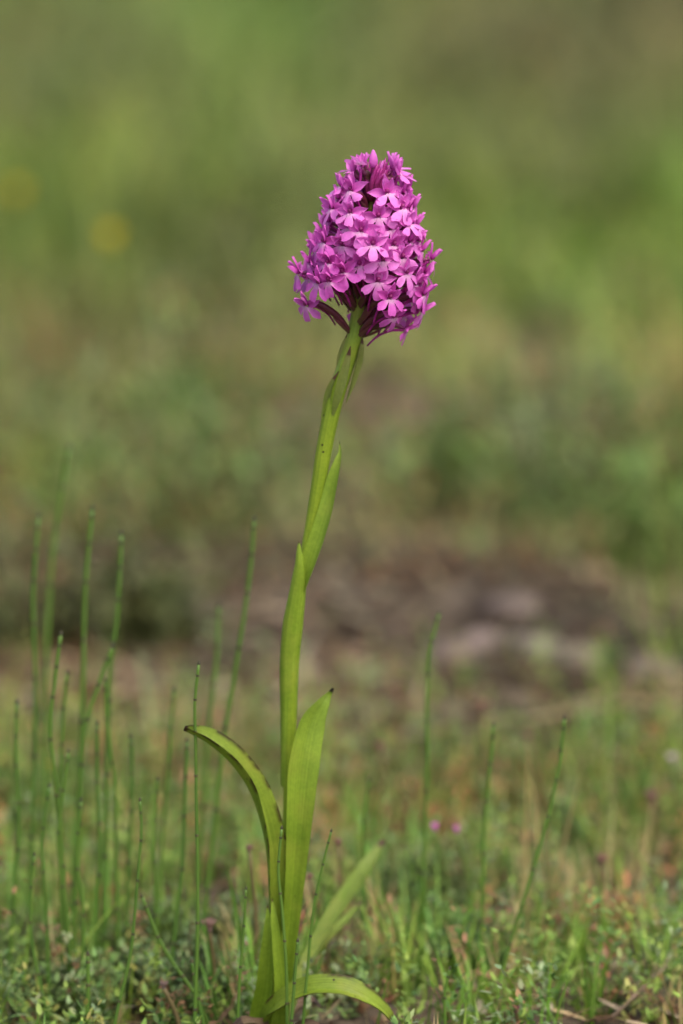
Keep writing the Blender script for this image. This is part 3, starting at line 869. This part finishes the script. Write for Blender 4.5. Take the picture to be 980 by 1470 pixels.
HT = [
    ([(285, 954), (279, 1010), (280, 1060), (284, 1160), (284, 1260), (282, 1340), (280, 1420)], -.013, 7.5, 'sharp dark tipped horsetail crossing in front of the arching orchid leaf'),
    ([(201, 1150), (200, 1200), (194, 1290), (186, 1370), (172, 1440), (166, 1470)], -.008, 6.5, 'sharp short horsetail with dark rings at left, black tip below the tall ones'),
    ([(49, 1228), (42, 1290), (47, 1350), (58, 1410), (66, 1440)], .02, 7, 'bent short horsetail nearest the left edge, tip low in the picture'),
    ([(404, 1190), (401, 1250), (406, 1310), (411, 1390), (414, 1466)], -.024, 5.5, 'thin horsetail standing right against the upright orchid leaf'),
    ([(475, 1194), (463, 1235), (450, 1300), (440, 1390), (436, 1466)], -.022, 5.5, 'thin horsetail leaning right just beside the upright orchid leaf'),
    ([(353, 1277), (348, 1330), (344, 1400), (342, 1466)], -.016, 6, 'thin upright horsetail just left of the orchid base'),
    ([(126, 1372), (124, 1420), (126, 1466)], -.004, 9, 'stubby blunt horsetail stump low at bottom left'),
    ([(204, 1288), (225, 1345), (252, 1385), (282, 1430), (298, 1470)], .012, 8, 'horsetail leaning strongly left over the grey green cushion'),
    ([(275, 1382), (280, 1420), (292, 1466)], -.006, 7, 'very short horsetail with a pale tip beside the arching leaf foot'),
    ([(427, 1352), (423, 1400), (418, 1466)], -.026, 6, 'very short horsetail with a pale tip in front of the orchid base'),
    ([(365, 748), (360, 810), (346, 900), (335, 970), (322, 1050), (314, 1130)], .17, 10, 'tall leaning blurred horsetail between the arching leaf and the stem'),
    ([(87, 912), (76, 980), (71, 1050), (79, 1130), (88, 1230), (92, 1310)], .075, 8, 'slightly blurred wavy horsetail with rounded tip among the left group'),
    ([(98, 1080), (90, 1150), (85, 1210), (94, 1310), (100, 1390)], .04, 7, 'shorter fairly sharp horsetail with yellowish rings in the left group'),
    ([(96, 968), (92, 1030), (88, 1110), (90, 1220)], .13, 8, 'blurred medium horsetail just right of the wavy one'),
    ([(55, 742), (48, 860), (50, 960), (52, 1050), (46, 1150)], .2, 10, 'tall blurred horsetail second from the left edge'),
    ([(132, 732), (121, 850), (119, 960), (117, 1070), (110, 1180)], .19, 10, 'tall blurred horsetail in the middle of the left group'),
    ([(174, 768), (170, 880), (158, 970), (153, 1080), (150, 1200)], .17, 10, 'tall blurred horsetail with a thick blunt tip, right of the left group'),
    ([(98, 645), (86, 730), (76, 800), (68, 900), (64, 980), (62, 1060)], .33, 11, 'tallest and most blurred horsetail at left, yellowish tip'),
    ([(161, 930), (140, 985), (120, 1060), (116, 1160), (112, 1260)], .12, 9, 'blurred horsetail leaning right inside the left group'),
    ([(151, 978), (155, 1040), (166, 1120), (168, 1220)], .13, 8, 'blurred horsetail bowed to the left inside the left group'),
    ([(630, 882), (618, 940), (612, 1010), (613, 1090), (612, 1160)], .16, 9, 'lone blurred horsetail right of the orchid in front of the grey stones'),
    ([(810, 1032), (802, 1090), (788, 1160), (766, 1250), (742, 1330)], .09, 8, 'lone leaning horsetail at right with its tip above the weeds'),
    ([(708, 1042), (702, 1110), (697, 1190), (694, 1260)], .14, 8, 'faint short horsetail between the two lone ones at right'),
    ([(645, 1392), (640, 1430), (638, 1468)], -.004, 6.5, 'very short sharp horsetail at bottom centre right'),
    ([(268, 1065), (264, 1150), (262, 1240), (256, 1310)], .09, 8, 'blurred horsetail close behind the sharp dark tipped one'),
    ([(314, 872), (310, 940), (300, 1040), (296, 1120)], .24, 9, 'faint blurred horsetail left of the tall leaning one'),
    ([(24, 1010), (22, 1090), (26, 1180), (24, 1260)], .12, 8, 'blurred medium horsetail closest to the left edge of the picture'),
    ([(140, 1040), (137, 1120), (142, 1220), (138, 1290)], .11, 8, 'blurred medium horsetail between the bowed one and the leaning one at left'),
    ([(70, 1130), (62, 1210), (66, 1300), (70, 1370)], .07, 7, 'slightly blurred low horsetail just behind the bent short one'),
    ([(188, 1060), (190, 1140), (184, 1220), (182, 1290)], .14, 8, 'blurred horsetail just behind the sharp short one with dark rings'),
    ([(116, 1150), (112, 1230), (118, 1310), (116, 1390)], .065, 7, 'low horsetail above the blunt stump in the left group'),
    ([(226, 1120), (222, 1200), (225, 1280)], .1, 7, 'low blurred horsetail midway between the two sharp ones at left'),
    ([(530, 1120), (524, 1180), (522, 1250)], .16, 7, 'faint low horsetail right of the upright orchid leaf'),
    ([(250, 992), (244, 1060), (238, 1140), (234, 1200)], .18, 8, 'faint blurred horsetail left of the arching leaf tip'),
]
for pts, Yd, w, lab in HT: horsetail(pts, Yd * .58 if Yd > .06 else Yd, w * (.88 if Yd > .06 else .88) * random.uniform(.88, 1.1), lab)

# ------------------------------------------------------------------ low shrubs, cushions, tufts, stones, flowers
def shrub(px, py, w, h, srgb, label, nleaf=520, leafL=.010, name='low_shrub', cat='shrub', group='low shrubs behind the orchid', ratio=.45):
    g = ground_at(px, py); g.z = zg(g.x, g.y)
    t = empty(name, g); tag(t, label, cat, group)
    nb = 11
    tips = []; Vs = []
    for k in range(nb):
        a = k / nb * 6.28 + random.uniform(-.3, .3); e = random.uniform(.1, 1.0)
        tp = Vector((math.cos(a) * e * w, math.sin(a) * e * w * .8, h * random.uniform(.35, 1.1) * (1 - .35 * e * e)))
        pth = spline([Vector((math.cos(a) * .1 * w, math.sin(a) * .1 * w, -.003)), tp * .5 + Vector((0, 0, -h * .05)), tp], 7)
        V, F, _ = tube(pth, np.linspace(.0018, .0006, 7), 5); Vs.append((V, F, np.tile(lin((92, 74, 54)), (len(V), 1)))); tips.append(pth)
    V, F, C = join(Vs)
    obj('branches', mesh_np('branches', V, F, tint=C), M_DRY, t)
    tips = np.array(tips)
    bi = RNG.integers(0, nb, nleaf); ti = np.clip(RNG.beta(2.2, 1.3, nleaf), .12, 1) * 6
    i0 = np.floor(ti).astype(int).clip(0, 5); fr = (ti - i0)[:, None]
    P = tips[bi, i0] * (1 - fr) + tips[bi, i0 + 1] * fr + RNG.normal(0, 1, (nleaf, 3)) * w * .24
    P[:, 2] = np.maximum(P[:, 2], .002)
    bc = np.exp(RNG.normal(0, .18, nb))[bi]
    c = vary(np.tile(lin(srgb), (nleaf, 1)) * bc[:, None], .2, .08)
    L = U(.6, 1.3, nleaf) * leafL
    V, F, C = blades(P, U(0, 6.28, nleaf), L, L * U(ratio * .8, ratio * 1.2, nleaf), U(.2, 1.4, nleaf), U(-.3, .8, nleaf), c, (.4, 1, .7))
    o = obj('foliage', mesh_np('foliage', V, F, tint=C), M_VEG, t); o['kind'] = 'stuff'
    return t

for a in [
    (285, 770, .085, .05, (104, 122, 66), 'dark green low shrub left of the stem, behind the horsetails'),
    (60, 930, .07, .042, (88, 92, 52), 'dark low shrub by the left edge behind the horsetails'),
    (215, 935, .045, .035, (92, 98, 56), 'small dark low shrub between the left horsetails and the leaning one'),
    (850, 770, .085, .038, (92, 112, 52), 'dark green low shrub right of the stem beyond the grey stones'),
    (770, 720, .085, .04, (112, 120, 82), 'greyish green low shrub at right behind the dark green one'),
    (965, 830, .05, .05, (104, 128, 58), 'bright green low shrub by the right edge'),
    (655, 730, .05, .05, (100, 118, 58), 'mid green low shrub just right of the stem leaf'),
    (140, 700, .07, .04, (128, 130, 82), 'olive low shrub at left behind the horsetail tips'),
    (450, 130, .16, .16, (72, 96, 34), 'far dark green bush straight above the flower spike'),
    (950, 115, .16, .14, (76, 74, 42), 'far dark brownish bush in the top right corner'),
]: shrub(*a)

def cushion(px, py, w, h, srgb, label, n=2600):
    g = ground_at(px, py); g.z = zg(g.x, g.y)
    t = empty('thyme_cushion', g); tag(t, label, 'herb', 'tiny leaved herb cushions at the orchid foot')
    ns = 60
    a = U(0, 6.28, ns); e = np.sqrt(U(0, 1, ns)); hh = h * (1 - .5 * e ** 2) * U(.6, 1.1, ns)
    foot = np.stack([np.cos(a) * e * w * .55, np.sin(a) * e * w * .55, np.full(ns, -.001)], -1)
    top = np.stack([np.cos(a) * e * w, np.sin(a) * e * w, hh], -1)
    Vs = []
    for k in range(ns):
        V, F, _ = tube(np.array([foot[k], (foot[k] + top[k]) / 2, top[k]]), np.array([.0004, .00035, .00025]), 4, False)
        Vs.append((V, F, np.tile(lin((120, 96, 74)), (len(V), 1))))
    V, F, C = join(Vs); obj('stems', mesh_np('stems', V, F, tint=C), M_DRY, t)
    k = RNG.integers(0, ns, n); tt = np.clip(RNG.beta(2, 1.2, n), .1, 1)[:, None]
    P = foot[k] * (1 - tt) + top[k] * tt + RNG.normal(0, .0007, (n, 3))
    L = U(.0018, .0036, n)
    c = vary(np.tile(lin(srgb), (n, 1)) * np.exp(RNG.normal(0, .15, ns))[k][:, None], .15, .05)
    V, F, C = blades(P, U(0, 6.28, n), L, L * U(.35, .5, n), U(.3, 1.3, n), U(-.2, .6, n), c, (.4, 1, .75))
    o = obj('foliage', mesh_np('foliage', V, F, tint=C), M_VEG, t); o['kind'] = 'stuff'
cushion(270, 1452, .020, .026, (116, 136, 86), 'grey green tiny leaved cushion just left of the orchid foot')
cushion(95, 1462, .022, .018, (116, 138, 82), 'grey green tiny leaved cushion in the bottom left corner')
cushion(185, 1440, .018, .018, (116, 140, 84), 'green tiny leaved cushion between the two short sharp horsetails')
cushion(345, 1400, .016, .026, (108, 126, 80), 'dusky tiny leaved cushion touching the arching leaf foot')
cushion(230, 1385, .018, .020, (104, 126, 70), 'green tiny leaved cushion under the leaning horsetail')
cushion(20, 1400, .02, .02, (110, 128, 72), 'green tiny leaved cushion at the left edge behind the bent horsetail')
cushion(620, 1330, .02, .028, (104, 124, 72), 'grey green tiny leaved cushion right of the leaning orchid leaves')
cushion(690, 1395, .018, .016, (100, 128, 76), 'small green tiny leaved cushion among the grass tufts at right')

BL = []
for i in range(4):
    V, F, C = blades(np.zeros((1, 3)), np.array([0.]), np.array([.03]), np.array([.0019]), np.array([.06 + .05 * i]), np.array([.2 + .28 * i]), np.tile(lin(((108, 148, 48), (128, 158, 58), (98, 138, 50), (122, 150, 52))[i]), (1, 1)), (.8, 1, .95, .8, .5), 1.15)
    BL.append(mesh_np('blade', V, F, tint=C))
def tuft(px, py, hpx, nb, label):
    g = ground_at(px, py); g.z = zg(g.x, g.y) - .001
    t = empty('grass_tuft', g); tag(t, label, 'grass', 'small grass tufts in front')
    k0 = hpx * PXM * ((g - CAM).length / 1.63) / .030
    for k in range(nb):
        s = k0 * random.uniform(.55, 1.08)
        M = Matrix.Translation((random.gauss(0, .0035), random.gauss(0, .0035), 0)) @ Matrix.Rotation(random.uniform(0, 6.28), 4, 'Z') @ Matrix.Rotation(random.uniform(-.05, .3), 4, 'Y') @ Matrix.Diagonal((s, random.uniform(.7, 1.15), s, 1))
        obj('blade', random.choice(BL), M_VEG, t, M)
for a in [
    (606, 1420, 120, 7, 'bright green grass tuft just right of the bent low orchid leaf'),
    (655, 1425, 120, 8, 'green grass tuft right behind the very short sharp horsetail at right'),
    (700, 1462, 110, 8, 'low grass tuft at the bottom edge right of centre'),
    (757, 1466, 130, 7, 'thin tall grass tuft at the bottom edge, three quarters across'),
    (838, 1460, 125, 7, 'grass tuft at the bottom edge left of the dry twigs'),
    (590, 1330, 100, 6, 'blurred grass tuft under the pale leaning orchid leaves'),
    (705, 1290, 120, 7, 'blurred yellowish grass tuft below the lone leaning horsetail'),
    (800, 1330, 130, 8, 'blurred grass tuft right of the lone leaning horsetail'),
    (905, 1340, 140, 8, 'blurred grass tuft towards the right edge'),
    (960, 1400, 150, 9, 'bright grass tuft at the right edge near the bottom'),
    (740, 1385, 110, 7, 'low grass tuft in the middle of the right side weeds'),
    (870, 1390, 100, 6, 'small grass tuft just above the dry twigs'),
    (30, 1330, 130, 7, 'blurred grass tuft at the left edge above the bent horsetail foot'),
    (150, 1360, 120, 7, 'blurred grass tuft among the left horsetail feet'),
    (960, 980, 210, 10, 'tall blurred grass tuft by the right edge beside the stones'),
    (880, 1030, 170, 8, 'blurred grass tuft in front of the grey stones'),
]: tuft(*a)

def stone(px, py, w, d, h, srgb, label, seed):
    g = ground_at(px, py); g.z = zg(g.x, g.y)
    r = np.random.default_rng(seed)
    nu, nv = 16, 10
    th = np.linspace(0, np.pi, nv); ph = np.linspace(0, 2 * np.pi, nu, endpoint=False)
    TH, PH = np.meshgrid(th, ph, indexing='ij')
    dv = np.stack([np.sin(TH) * np.cos(PH), np.sin(TH) * np.sin(PH), np.cos(TH)], -1)
    k = np.ones(TH.shape)
    for _ in range(9):
        ax_ = nrm(r.normal(0, 1, 3)); k = np.minimum(k, r.uniform(.62, .9) / np.maximum((dv * ax_).sum(-1), .3))
    V = dv * np.minimum(k, 1)[..., None] * np.array([w, d, h]); V[..., 2] += h * .45
    V = V.reshape(-1, 3)
    c = lin(srgb) * (1 + .12 * r.normal(0, 1, (len(V), 1)))
    o = obj('stone', mesh_np('stone', V, [grid_faces(nu, nv, True)], tint=np.clip(c, .01, .9)), M_STONE, loc=g)
    tag(o, label, 'stone', 'grey stones on the bare patch')
stone(765, 955, .013, .012, .008, (118, 108, 98), 'largest pale grey stone on the bare patch right of the stem', 1)
stone(690, 945, .011, .012, .007, (124, 110, 102), 'mauve grey stone left of the largest pale one', 2)
stone(835, 965, .010, .012, .007, (130, 118, 102), 'tan grey stone right of the largest pale one', 3)
stone(640, 965, .013, .016, .009, (108, 94, 84), 'small brownish stone nearest the orchid stem', 4)
stone(735, 905, .015, .014, .008, (106, 94, 86), 'flat darker stone behind the largest pale one', 5)
stone(930, 985, .013, .014, .009, (108, 98, 86), 'small pale stone at the right edge of the bare patch', 6)

def twig(pts, r0, label, name='dry_twig', srgb=(160, 138, 112)):
    P = spline([Vector(p) for p in pts], 20)
    base = Vector(P[0])
    V, F, _ = tube(P - np.array(base), np.linspace(r0, r0 * .5, 20), 6)
    Vs = [(V, F, np.tile(lin(srgb), (len(V), 1)))]
    for k in (7, 12, 16):
        a = Vector(P[k]); d = (Vector(P[k + 1]) - a).normalized() + Vector((random.uniform(-.5, .5), random.uniform(-.5, .5), .4))
        V, F, _ = tube(np.array([a, a + d * r0 * 6, a + d * r0 * 13]) - np.array(base), np.array([.5, .4, .2]) * r0, 5)
        Vs.append((V, F, np.tile(lin(srgb), (len(V), 1))))
    V, F, C = join(Vs)
    tag(obj(name, mesh_np(name, V, F, tint=C), M_DRY, loc=base), label, 'twig', 'dry twigs on the ground')
def gp(px, py, z=.0):
    g = ground_at(px, py); d = g - CAM; k = z / -d.z if d.z else 0
    p = g - d * k; return p
twig([gp(690, 1040, .006), gp(780, 1030, .012), gp(880, 1012, .014), gp(990, 1005, .016)], .0016, 'long pale dry twig lying across in front of the grey stones')
twig([gp(868, 1470, .004), gp(900, 1440, .01), gp(935, 1405, .012), gp(960, 1385, .014)], .0006, 'grey dry twig slanting up in the bottom right corner', srgb=(140, 120, 100))
twig([gp(840, 1430, .006), gp(890, 1425, .009), gp(950, 1440, .008), gp(990, 1448, .006)], .0007, 'dry brown twig lying level in the bottom right corner', srgb=(132, 106, 84))
twig([gp(60, 1010, .006), gp(150, 1000, .01), gp(240, 1012, .01)], .0014, 'dry brown twig lying behind the left horsetails', srgb=(120, 92, 62))

def flowerhead(px, py, Y, dpx, srgb, label, name='wild_flower', cat='flower', np_=7, group=None, cone=.5, stemc=(104, 124, 60), ray_=True):
    """small flower: stem from the ground, petals round a centre"""
    p = Vector(at(px, py, Y)); g = Vector((p.x + random.uniform(-.006, .006), Y + random.uniform(0, .01), 0)); g.z = zg(g.x, g.y)
    t = empty(name, g); tag(t, label, cat, group)
    pth = spline([Vector((0, 0, -.002)), (p - g) * .5 + Vector((.002, 0, 0)), p - g], 9)
    r = dpx * PXM * (CAM - p).length / 1.6 * .5
    V, F, _ = tube(pth, np.linspace(.0011, .0007, 9) * min(1, r / .004 + .3), 6)
    obj('stem', mesh_np('stem', V, F, tint=lin(stemc)), M_VEG, t)
    V, F = ellipsoid((0, 0, 0), r * .3, r * .3, r * .28)
    obj('centre', mesh_np('centre', V, F, tint=lin(srgb) * .75), M_PETAL, t, Matrix.Translation(p - g))
    pm = petal_mesh('petal', r, r * .36, .3, .25, 4, lin(srgb), lin(srgb) * 1.05)
    for k in range(np_):
        a = k / np_ * 6.283 + random.uniform(-.2, .2); e = cone + random.uniform(-.15, .25)
        d = Vector((math.cos(a) * math.cos(e), math.sin(a) * math.cos(e), math.sin(e)))
        obj('petal', pm, M_PETAL, t, Matrix.Translation(p - g) @ orient(d, (0, 0, 1)))
    return t

flowerhead(25, 285, 1.6, 44, (226, 208, 40), 'blurred yellow flower at the left edge beside the upper meadow', np_=13, cone=.75, group='yellow meadow flowers')
flowerhead(157, 350, 1.3, 46, (234, 216, 38), 'blurred yellow flower, the lower and brighter of the two on the left', np_=13, cone=.75, group='yellow meadow flowers')
flowerhead(66, 1103, .24, 20, (214, 190, 60), 'small yellow flower low among the left horsetails', np_=6, cone=.6)
flowerhead(624, 1190, .13, 20, (226, 130, 204), 'left one of two tiny pink flowers right of the orchid', np_=5, cone=.7, group='tiny pink flowers')
flowerhead(655, 1194, .13, 19, (226, 136, 206), 'right one of two tiny pink flowers right of the orchid', np_=5, cone=.7, group='tiny pink flowers')
flowerhead(965, 1092, .26, 24, (226, 204, 206), 'pale pinkish white flower at the right edge above the weeds', np_=6, cone=.6)
flowerhead(366, 680, 1.0, 34, (206, 186, 160), 'pale blurred seed head left of the stem', np_=8, cone=.5, cat='seed head', name='seed_head')
for px, py, Yd, d, c, lab in [
    (300, 1334, .03, 34, (173, 141, 125), 'pinkish leaf rosette tip left of the arching leaf foot'),
    (486, 1214, .09, 22, (161, 120, 108), 'reddish dry head right of the upright leaf'),
    (545, 1078, .24, 28, (156, 118, 102), 'blurred reddish dry head right of the orchid stem at mid height'),
    (692, 1020, .32, 34, (161, 125, 106), 'blurred orange pink dry head in front of the grey stones'),
    (572, 1003, .34, 28, (149, 115, 95), 'blurred rusty dry head near the stem in front of the bare soil'),
    (864, 1240, .12, 30, (161, 122, 107), 'orange pink dry head among the weeds at right'),
    (740, 1452, -.005, 20, (156, 97, 100), 'red pink dry head at the bottom edge right of centre'),
    (758, 1062, .28, 28, (156, 121, 104), 'blurred dry head right of the faint short horsetail'),
    (935, 1150, .2, 34, (155, 119, 107), 'blurred reddish dry head towards the right edge'),
    (358, 1222, .05, 20, (155, 121, 109), 'small reddish dry head just left of the arching leaf'),
    (445, 1262, .06, 18, (164, 126, 115), 'small pinkish dry head tight beside the upright leaf'),
    (235, 1418, .0, 22, (150, 129, 119), 'small mauve dry head in the grey green cushion'),
]: flowerhead(px, py, Yd, d, c, lab, 'dry_flower_head', 'dry flower', 9, 'dry reddish flower heads', .7, (126, 112, 74))
